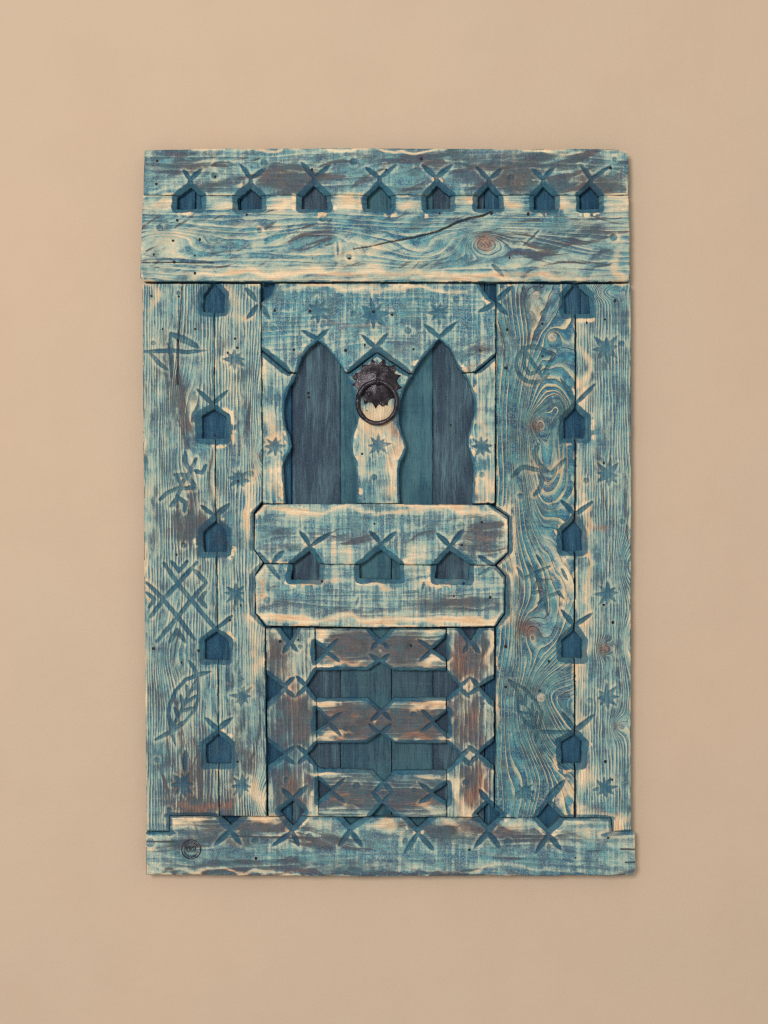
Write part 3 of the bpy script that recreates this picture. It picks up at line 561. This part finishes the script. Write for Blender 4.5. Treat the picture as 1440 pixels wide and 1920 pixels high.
    bv = np.unique(be); bm = np.full(nF, -1); bm[bv] = np.arange(len(bv)); nb = len(bv)
    vx = PX.ravel()[used]; vy = PY.ravel()[used]; vh = tp[used]
    hb = -(thick/S)
    ax = np.concatenate([vx, vx[bv], vx[bv]]); ay = np.concatenate([vy, vy[bv], vy[bv]]); ah = np.concatenate([vh, vh[bv], np.full(nb, hb)])
    co = np.stack([(ax-CX)*S-ORG.x, -(FRONT+lift+ah*S), ZC+(CY-ay)*S-ORG.z], 1)
    sq = np.stack([be[:, 1]*0+nF+bm[be[:, 1]], nF+bm[be[:, 0]], nF+nb+bm[be[:, 0]], nF+nb+bm[be[:, 1]]], 1)
    loops = np.concatenate([quads.ravel(), tri.ravel().astype(int) if len(tri) else np.zeros(0, int), sq.ravel()])
    sizes = np.concatenate([np.full(len(quads), 4), np.full(len(tri), 3), np.full(len(sq), 4)])
    me = bpy.data.meshes.new(name); me.vertices.add(len(co)); me.vertices.foreach_set('co', co.astype(np.float32).ravel())
    me.loops.add(len(loops)); me.loops.foreach_set('vertex_index', loops.astype(np.int32))
    me.polygons.add(len(sizes)); me.polygons.foreach_set('loop_start', (np.cumsum(sizes)-sizes).astype(np.int32))
    me.polygons.foreach_set('loop_total', sizes.astype(np.int32)) if hasattr(me.polygons[0], 'loop_total') and False else None
    me.update(calc_edges=True)
    me.polygons.foreach_set('use_smooth', np.ones(len(sizes), bool))
    def at(nm, A, B, C, sideA=None, sideB=None):
        arr = np.stack([A.ravel()[used], B.ravel()[used], C.ravel()[used]], 1); s1 = arr[bv].copy(); s2 = arr[bv].copy()
        if sideA is not None: s1[:, 0] = np.maximum(s1[:, 0], sideA); s2[:, 0] = np.maximum(s2[:, 0], sideB)
        k = me.attributes.new(nm, 'FLOAT_VECTOR', 'POINT'); k.data.foreach_set('vector', np.concatenate([arr, s1, s2]).astype(np.float32).ravel())
    at('grain', U, l, np.full(X.shape, sd*7.31))
    inner = (HD < 1.5).ravel()[used][bv]
    at('finish', CAR, np.clip(WE, 0, 2), SCO_CRK, np.where(inner, 1.0, .45), np.where(inner, 1.0, .6))
    at('place', WA, X, Y)
    KN = np.zeros(X.shape)
    for kx, ky, ra, rb, ks in KNOT: KN = np.maximum(KN, ks*sstep(1.25, .55, np.hypot((X-kx)/ra, (Y-ky)/rb)+.25*fbm(X/8, Y/8, 66, 2)))
    at('extra', KN, blobs(RUSTY, X, Y, 24), np.where(KN > 0, KN, 0))
    me.materials.append(mat)
    o = bpy.data.objects.new(name, me); sc.collection.objects.link(o); o.parent = parent
    return o

# backing boards seen through every cut-out
seams = [287, 363, 449, 546, 637, 734, 812.5, 910, 1001, 1091, 1170]
bk_kind = [0, 0, 0, 1, 2, 2, 1, 0, 0, 0]
BT = 0.0090
for i in range(len(seams)-1):
    a, b = seams[i], seams[i+1]; j = rnd.uniform(-1.5, 1.5)
    o = grid_board('backing_board', [(a, 300), (b, 300), (b+j, 900), (b+.5, 1630), (a+.5, 1630), (a, 900)], BK[bk_kind[i]], res=3.0, holes=False, thick=BT-.0025, lift=-(FRONT-BT), inset=.75, roundr=2.0)

def added_dark_sheet():  # added dark sheet; its colour stands in for shade in the board seams
    m = bpy.data.materials.new('added_sheet_dark_tint'); N = NT(m); tc = N.n('ShaderNodeTexCoord').outputs['Object']
    N.out(N.mix(N.noise(tc, 60, 3), lin(24, 44, 66), lin(36, 60, 84)), .8, None, 0, .2)
    a, b = W(284, 296), W(1173, 1634); v = [(x, y, z) for x in (a[0], b[0]) for y in (-.002, .0005) for z in (b[2], a[2])]
    me = bpy.data.meshes.new('added_dark_sheet'); me.from_pydata(v, [], [(0, 1, 3, 2), (4, 6, 7, 5), (0, 4, 5, 1), (2, 3, 7, 6), (0, 2, 6, 4), (1, 5, 7, 3)]); me.materials.append(m)
    o = bpy.data.objects.new('added_dark_sheet', me); sc.collection.objects.link(o); o.parent = panel
added_dark_sheet()
B = {}
B['frieze'] = grid_board('frieze_board', zone='T', poly=[(271, 281), (420, 278), (700, 277.5), (1000, 279.5), (1100, 278), (1172, 281), (1178, 286), (1179, 366), (268, 366)], mat=M['frieze'], along='x', warp=(26, 60, 420), roundr=4)
B['lintel'] = grid_board('lintel_board', zone='T', poly=[(268, 366.6), (1179, 366.6), (1181, 528), (700, 529), (270, 528), (263, 521)], mat=M['lintel'], along='x', warp=(16, 70, 500),
    knots=((909, 456, 20, 30, 2.6), (960, 456, 30, 130, .9), (310, 450, 22, 60, 1.3), (600, 440, 24, 80, .9), (790, 470, 30, 60, -.9)), lift=.0035, thick=.0265, roundr=5)
B['stile_l1'] = grid_board('stile_board', zone='S', poly=[(266, 531.2), (401, 531.2), (402, 750), (404, 900), (407, 1100), (409, 1300), (411, 1531.2), (318.5, 1530.8), (318, 1560.7), (274, 1560.7), (270, 1100)], mat=M['stile'], along='y', inset=.75, warp=(7, 60, 900),
    knots=((345, 790, 26, 110, .9), (320, 1230, 22, 60, .7), (330, 880, 16, 40, .6)))
B['stile_l2'] = grid_board('stile_board', zone='S', poly=[(401, 531.2), (489, 531.2), (491, 760), (493, 940), (476, 962), (476, 1030), (494, 1055), (477.5, 1079), (479.5, 1151), (497, 1175), (500, 1531.6), (411, 1531.2), (409, 1300), (407, 1100), (404, 900), (402, 750)], mat=M['stile'], along='y', inset=.75, warp=(6, 60, 900),
    knots=((487, 856, 12, 26, 1.6), (484, 760, 14, 80, .8), (492, 1500, 20, 40, .9), (500, 1260, 20, 90, .6)))
B['stile_r1'] = grid_board('stile_board', zone='S', poly=[(930.5, 531.2), (1079, 531.2), (1078, 900), (1076.5, 1200), (1078, 1534.4), (928, 1533.7), (930, 1176), (947.5, 1151), (948, 1080), (931, 1060), (953.5, 1037), (954, 969), (930, 953)], mat=M['figured'], along='y', inset=.75, warp=(10, 60, 420), big=20,
    knots=((1007, 795, 20, 24, 3.0), (1050, 765, 20, 26, 2.0), (1035, 633, 14, 16, 2.2), (1014, 840, 50, 160, 3.0), (992, 1190, 22, 40, 2.2), (1030, 1300, 30, 34, 1.8), (1070, 1330, 80, 100, 2.6), (1006, 1550, 40, 60, 1.0), (985, 560, 30, 60, 1.0)), smooth_cut=1)
B['stile_r2'] = grid_board('stile_board', zone='S', poly=[(1080, 531.2), (1183, 531.2), (1184, 1000), (1183, 1200), (1184, 1559.6), (1148.7, 1559.2), (1146.4, 1534.7), (1079.5, 1534.4), (1078, 1200), (1079.5, 900)], mat=M['stile'], along='y', inset=.75, warp=(6, 60, 900),
    knots=((1178, 1060, 18, 44, 1.6), (1176, 1210, 14, 50, 1.1), (1134, 1217, 12, 14, 1.8), (1160, 1360, 14, 22, 1.6), (1135, 548, 26, 12, .8), (1180, 700, 14, 140, .5)))
B['header'] = grid_board('header_board', zone='H', poly=[(490, 531.6), (929, 531.6), (929.5, 666), (892, 697.5), (767, 699), (707, 659), (655, 698), (541, 698), (490, 656)], mat=M['header'], along='x', warp=(14, 60, 380), knots=((700, 640, 26, 160, .7),), roundr=4)
B['jamb_l'] = grid_board('jamb_board', zone='H', poly=[(491, 658), (540.5, 700), (562, 701), (562, 944), (493, 944)], mat=M['jamb'], along='y', warp=(10, 50, 300))
B['jamb_r'] = grid_board('jamb_board', zone='H', poly=[(929.5, 668), (893, 699), (868, 700), (868, 944), (928, 944), (929, 800)], mat=M['jamb'], along='y', warp=(10, 50, 300))
B['post'] = grid_board('arch_post', zone='H', poly=[(640, 701), (655, 700), (707, 661), (767, 701), (782, 702), (782, 944), (640, 944)], mat=M['jamb'], along='y', warp=(10, 50, 300), knots=((720, 790, 24, 80, .8),))
B['cross1'] = grid_board('cross_board', zone='C', poly=[(494, 946.5), (700, 945.3), (918, 947.5), (952, 970), (951, 1036), (928, 1058.8), (700, 1057.4), (496, 1055.5), (478, 1030), (478.5, 964)], mat=M['cross'], along='x', warp=(20, 60, 420), inset=-.6, lift=.002, thick=.0250, roundr=4)
B['cross2'] = grid_board('cross_board', zone='C', poly=[(496, 1058), (700, 1060), (928, 1061.6), (946, 1081), (945, 1150), (928, 1174), (700, 1175.5), (499, 1172), (481, 1150), (479, 1080)], mat=M['cross'], along='x', warp=(20, 60, 420), inset=-.6, lift=.002, thick=.0250, roundr=4)
B['lat_l'] = grid_board('lattice_stile', zone='L', poly=[(498, 1178), (590, 1178), (592, 1258), (594, 1400), (598, 1532), (503, 1531.6)], mat=M['lattice'], along='y', warp=(8, 50, 300), lift=-.003, thick=.0200)
B['lat_r'] = grid_board('lattice_stile', zone='L', poly=[(838, 1178), (927, 1178), (927, 1533.6), (838.5, 1533.2)], mat=M['lattice'], along='y', warp=(8, 50, 300), lift=-.003, thick=.0200)
B['rail1'] = grid_board('lattice_rail', zone='L', poly=[(591, 1179), (836.5, 1179), (837, 1262), (592, 1262)], mat=M['rail'], along='x', warp=(10, 50, 260), lift=-.003, thick=.0200, roundr=4)
B['rail2'] = grid_board('lattice_rail', zone='L', poly=[(593, 1304), (837.5, 1304), (838, 1400), (594, 1400)], mat=M['rail'], along='x', warp=(10, 50, 260), lift=-.003, thick=.0200, roundr=4)
B['rail3'] = grid_board('lattice_rail', zone='L', poly=[(595, 1438), (838, 1438), (838, 1533.2), (598, 1532)], mat=M['rail'], along='x', warp=(10, 50, 260), lift=-.003, thick=.0200, roundr=4)
B['base'] = grid_board('base_board', zone='B', poly=[(318.5, 1531), (1146, 1535), (1148.5, 1559.5), (1190, 1560), (1192, 1630), (1184, 1641), (700, 1643), (274, 1640), (274, 1561), (318, 1561)], mat=M['base'], along='x', warp=(22, 60, 420), inset=-.05, lift=.001, flat=((358.7, 1592, 22),), roundr=5)

# ------------------------------------------------------------------ nails, plugs, stamp
def simple(name, verts, faces, mat, parent, smooth=True):
    me = bpy.data.meshes.new(name); me.from_pydata([tuple(v) for v in verts], [], faces); me.update()
    me.polygons.foreach_set('use_smooth', [smooth]*len(me.polygons)); me.materials.append(mat)
    o = bpy.data.objects.new(name, me); sc.collection.objects.link(o); o.parent = parent; return o
mn = bpy.data.materials.new('rusty_nail'); N = NT(mn)
tc = N.n('ShaderNodeTexCoord').outputs['Object']
N.out(N.mix(N.ramp(N.noise(tc, 900, 2), .4, .6), lin(24, 26, 34), lin(52, 44, 44)), .7, None, .3, .3)
def lathe(prof, n=10):       # prof: (radius px, height px) -> verts around the photograph's viewing axis, in px
    vs, fs = [], []
    for r, h in prof:
        for k in range(n):
            a = 2*math.pi*k/n; vs.append((r*math.cos(a), h, r*math.sin(a)))
    for i in range(len(prof)-1):
        for k in range(n): fs.append((i*n+k, i*n+(k+1) % n, (i+1)*n+(k+1) % n, (i+1)*n+k))
    fs.append(tuple((len(prof)-1)*n+k for k in range(n)))
    return vs, fs
nv, nf = lathe([(1.0, 6), (1.0, -.15), (.75, -.4), (.3, -.5)], 9)
nail_me = bpy.data.meshes.new('nail'); nail_me.from_pydata([(x*S, y*S, z*S) for x, y, z in nv], [], nf); nail_me.materials.append(mn); nail_me.update()
def nail(board, x, y, r=2.4, out=0.0, lift=0.0):
    o = bpy.data.objects.new('nail', nail_me); sc.collection.objects.link(o); o.parent = board
    l = W(x, y); o.location = (l[0], l[1]-lift-out*S, l[2]); o.scale = (r*rnd.uniform(.8, 1.2), 1, r*rnd.uniform(.8, 1.3))
NAILS = {'frieze': [(295, 302), (403, 331), (585, 318), (293, 345), (724, 318), (1145, 315), (790, 298)],
 'lintel': [(333, 414), (325, 452), (375, 450), (366, 480), (327, 492), (366, 513), (289, 478), (463, 403), (655, 485), (824, 401), (990, 402), (955, 484), (921, 401)],
 'stile_l1': [(284, 555), (335, 556), (305, 617), (366, 617), (333, 638), (372, 1220), (340, 1242), (288, 1216), (331, 1040)],
 'stile_l2': [(441, 635), (445, 652), (427, 661), (446, 902), (445.5, 1428), (451, 1135), (431, 1163)],
 'stile_r1': [(951, 618), (1017, 607), (948, 690), (1017, 668), (948, 1212), (1029, 1240), (948, 1288), (1012, 1295)],
 'stile_r2': [(1153, 564), (1134, 599), (1100, 605), (1132, 1134), (1149, 1167), (1132, 868), (1135, 1428), (1148, 1462)],
 'header': [(515, 582), (581, 583), (700, 584), (735, 590), (684, 647), (551, 656), (648, 657), (775, 655), (900, 657)],
 'post': [(679, 851)], 'cross1': [(702, 982), (903, 979), (866, 1022)], 'cross2': [(869, 1094), (851, 1118), (919, 1120), (604, 1090)],
 'base': [(480, 1609), (880, 1593), (1079, 1608), (1140, 1571)], 'lat_l': [(525, 1203), (559, 1200)], 'rail1': [(770, 1211)]}
LIFT = {'base': .001, 'lintel': .0035, 'cross1': .002, 'cross2': .002, 'lat_l': -.003, 'rail1': -.003}
for k, L in NAILS.items():
    for x, y in L: nail(B[k], x, y, rnd.uniform(1.9, 2.9), .35, LIFT.get(k, 0))
bb = [o for o in sc.objects if o.name.startswith('backing_board')]
for i, x, y in ((3, 578, 743), (3, 577, 735), (6, 846, 796), (6, 884, 795), (1, 400, 815)):
    nail(bb[i], x, y, 2.3, .4, -(FRONT-BT))

mplug = bpy.data.materials.new('bare_wood_plug'); N = NT(mplug)
tc = N.n('ShaderNodeTexCoord').outputs['Object']
N.out(N.mix(N.ramp(N.noise(tc, 260, 4, .6, 1.0), .38, .62), lin(206, 186, 158), lin(120, 140, 140)), .75, None, 0, .2)
def plug(board, x, y, r, out=1.2, rim=True):
    vs, fs = lathe([(r, 4), (r, -out+.5), (r*.9, -out), (r*.5, -out-.4), (r*.1, -out-.5)], 20)
    o = simple('wood_plug', [(a*S*(1+.06*math.sin(3*math.atan2(c, a))), b*S, c*S) for a, b, c in vs], fs, mplug, board); l = W(x, y); o.location = l
plug(B['stile_r1'], 1035.5, 632, 9); plug(B['stile_r1'], 1006, 553, 7.5, .3); plug(B['stile_r1'], 1015, 1308, 8.5, .5)

# maker's stamp: an inked ring with worn, unreadable lettering
mink = bpy.data.materials.new('stamp_ink'); N = NT(mink)
tc = N.n('ShaderNodeTexCoord').outputs['Object']
N.out(N.mix(N.ramp(N.noise(tc, 700, 3, .6), .35, .7), lin(26, 24, 32), lin(66, 62, 70)), .8, None, 0, .15)
vs, fs = [], []
def quad(pts):
    n = len(vs); vs.extend(pts); fs.append((n, n+1, n+2, n+3))
sx, sy, SR = 358.7, 1592.2, 17.8
def sp(r, a): return W(sx+r*math.cos(a), sy+r*1.0*math.sin(a), 1.8)
n = 56
for k in range(n):
    a, b = 2*math.pi*k/n, 2*math.pi*(k+1)/n; w0 = .85+.25*math.sin(3*a+1); w1 = .85+.25*math.sin(3*b+1)
    quad([sp(SR+w0, a), sp(SR+w1, b), sp(SR-w1, b), sp(SR-w0, a)])
r2 = random.Random(3)
for c0, c1, m_ in ((-2.55, -.6, 10), (.35, 2.75, 13)):
    for k in range(m_):
        a = c0+(c1-c0)*k/(m_-1); r0, r1 = 11.6, 15.4; w = .07
        quad([sp(r0, a-w), sp(r0, a-w*.25), sp(r1, a-w*.25), sp(r1, a-w)])
        if r2.random() < .8: quad([sp(r1-1.2, a-w*.3), sp(r1-1.2, a+w), sp(r1, a+w), sp(r1, a-w*.3)])
        if r2.random() < .7: quad([sp(r0, a-w*.3), sp(r0, a+w), sp(r0+1.2, a+w), sp(r0+1.2, a-w*.3)])
        if r2.random() < .6: quad([sp(r0+.8, a+w*.5), sp(r0+.8, a+w), sp(r1-1, a+w), sp(r1-1, a+w*.5)])
def rect(x0, y0, x1, y1): quad([W(x0, y1, 1.8), W(x1, y1, 1.8), W(x1, y0, 1.8), W(x0, y0, 1.8)])
x = sx-12.5
for k in range(8):
    wd = r2.choice((1.8, 2.4, 2.8))
    rect(x, sy-4.4, x+1.0, sy+3.6)
    if r2.random() < .8: rect(x+1.02, sy-4.4, x+wd, sy-3.0)
    if r2.random() < .7: rect(x+1.02, sy-.9, x+wd, sy+.4)
    if r2.random() < .6: rect(x+wd-.6, sy-2.9, x+wd, sy-1)
    if r2.random() < .7: rect(x+1.02, sy+2.4, x+wd, sy+3.6)
    x += wd+.75
rect(sx-13, sy-6.3, sx+13, sy-5.4); rect(sx-13, sy+4.6, sx+13, sy+5.4)
st = simple('maker_stamp', vs, fs, mink, B['base'], False); st['label'] = 'small round black ink stamp with worn lettering'

# ------------------------------------------------------------------ iron ring knocker
mi = bpy.data.materials.new('forged_iron'); N = NT(mi)
tc = N.n('ShaderNodeTexCoord').outputs['Object']
n1 = N.noise(tc, 90, 5, .6); n2 = N.noise(tc, 420, 3, .6); n3 = N.noise(tc, 60, 3, .5)
col = N.mix(N.ramp(n1, .35, .65), lin(40, 37, 44), lin(72, 65, 70))
col = N.mix(N.mul(N.ramp(n3, .60, .72), .6), col, lin(104, 70, 62))
col = N.mix(N.mul(N.ramp(n2, .62, .70), .6), col, lin(168, 160, 156))  # worn metal and specular glints painted into the iron as pale flecks
N.out(col, N.ramp(n1, .3, .7, .20, .40), N.bump(N.add(N.mul(n1, .9), N.mul(n2, .5)), .0012), .75, .8)
kx, ky = 706.5, 718.5
kr = random.Random(5)
nt = 13; seq = []
for k in range(nt):
    a0 = 2*math.pi*(k+.35)/nt
    for j, (da, r) in enumerate(((-.18, 38.5), (-.10, 40.5), (0, 46.5), (.10, 41), (.19, 38.5))):
        rr = r*(1+kr.uniform(-.02, .02)) + (kr.uniform(-2.0, 1.5) if j == 2 else 0)
        seq.append((a0+da*kr.uniform(.9, 1.1), rr))
nseg = len(seq); vs, fs = [], []
rings = [(0.0, 11), (.18, 11), (.34, 10), (.52, 8.2), (.68, 6.2), (.80, 4.4), (.88, 3.4), (1.0, 3.0)]
for t, h in rings[1:]:
    for a, r in seq:
        base = 38*min(t/.88, 1) if t < 1 else r
        dx, dy = base*math.cos(a), base*math.sin(a)
        hh = h + .6*math.sin(a*3+t*5)*(t > .3) + (3.2*math.exp(-((dx+3)/9)**2-((dy-22)/8)**2) + 2.6*math.exp(-((dx+3)/7)**2-((dy+19)/7)**2))
        if t == 1.0: hh += kr.uniform(-.5, .8)
        vs.append(W(kx+dx, ky+dy, hh))
nr = len(rings)-1
for i in range(nr-1):
    for k in range(nseg): fs.append((i*nseg+k, (i+1)*nseg+k, (i+1)*nseg+(k+1) % nseg, i*nseg+(k+1) % nseg))
vs.append(W(kx, ky, 11)); cI = len(vs)-1
for k in range(nseg): fs.append((cI, k, (k+1) % nseg))
off = len(vs)
for a, r in seq: vs.append(W(kx+r*math.cos(a), ky+r*math.sin(a), -1.5))
for k in range(nseg): fs.append(((nr-1)*nseg+k, off+k, off+(k+1) % nseg, (nr-1)*nseg+(k+1) % nseg))
knock = simple('door_knocker', vs, fs, mi, panel); knock['label'] = 'dark iron knocker with toothed domed plate and hanging ring'
def torus(name, c, Rx, Ry, rm, hfun, mat, parent, n=72, m=14, dent=0.35, a0=0, a1=2*math.pi):
    vs, fs = [], []; closed = abs(a1-a0-2*math.pi) < 1e-6; nn = n if closed else n+1
    for k in range(nn):
        a = a0+(a1-a0)*k/n; cx, cy = c[0]+Rx*math.cos(a), c[1]+Ry*math.sin(a); h = hfun(a)
        rk = rm*(1+.07*math.sin(5*a+1)+.05*math.sin(11*a))
        for j in range(m):
            b = 2*math.pi*j/m; o = rk*math.cos(b); vs.append(W(cx+o*math.cos(a), cy+o*math.sin(a), h+rk*math.sin(b)))
    for k in range(n):
        k2 = (k+1) % nn
        for j in range(m): fs.append((k*m+j, k*m+(j+1) % m, k2*m+(j+1) % m, k2*m+j))
    if not closed: fs.append(tuple(range(m))); fs.append(tuple((nn-1)*m+j for j in range(m)))
    return simple(name, vs, fs, mat, parent)
torus('ring', (707.3, 755.5), 36.6, 38.6, 4.3, lambda a: 11.5-5.0*math.sin(a), mi, knock)
# staple: a narrow strap bent over the top of the ring
vs, fs = [], []
for k in range(13):
    t = -.25*math.pi+1.5*math.pi*k/12; y = 717.5-5.4*math.cos(t)*1.0; h = 16.3+5.6*math.sin(t)
    for s in (-1, 1):
        for th in (0, 1.3):
            vs.append(W(708.5+s*3.6, 717.5-(5.2+th)*math.cos(t), 16.0+(5.2+th)*math.sin(t)))
for k in range(12):
    a, b = k*4, (k+1)*4
    fs += [(a+1, a+3, b+3, b+1), (a, b, b+2, a+2), (a, a+1, b+1, b), (a+2, b+2, b+3, a+3)]
simple('staple', vs, fs, mi, knock)
for x, y in ((666, 707.5), (737, 693), (717, 757)):
    lv, lf = lathe([(5.0, 1), (5.0, -3.2), (4.6, -4.3), (3.2, -4.6), (2.6, -3.4), (1.2, -3.0)], 16)
    o = simple('rivet', [(a*S, b*S, c*S) for a, b, c in lv], lf, mi, knock); l = W(x, y, 1.0); o.location = l
nail(B['post'], 688, 770, 1.6, .4)

# ------------------------------------------------------------------ the wall
mw = bpy.data.materials.new('beige_plaster'); N = NT(mw)
tc = N.n('ShaderNodeTexCoord').outputs['Object']
g1 = N.noise(tc, 2.2, 4, .5); g2 = N.noise(tc, 420, 3, .6); g3 = N.noise(tc, 30, 4, .55)
col = N.mix(N.ramp(g1, .3, .7), lin(213, 189, 163), lin(216, 189, 163))
col = N.mix(N.mul(N.ramp(g2, .35, .7), .22), col, lin(198, 173, 147))
g4 = N.noise(tc, 7, 5, .6)
col = N.mix(N.mul(N.ramp(g4, .40, .64), .20), col, lin(204, 177, 152))
N.out(col, .9, N.bump(N.add(N.mul(g2, .45), g3), .0015), 0, .15)
def wall_box(x0, x1, y0, y1, z0, z1):
    v = [(x, y, z) for x in (x0, x1) for y in (y0, y1) for z in (z0, z1)]
    f = [(0, 1, 3, 2), (4, 6, 7, 5), (0, 4, 5, 1), (2, 3, 7, 6), (0, 2, 6, 4), (1, 5, 7, 3)]
    return simple('wall', v, f, mw, None, False)
wl = wall_box(-3.0, 3.0, 0.0, 0.2, 0.0, 3.2); wl['kind'] = 'structure'
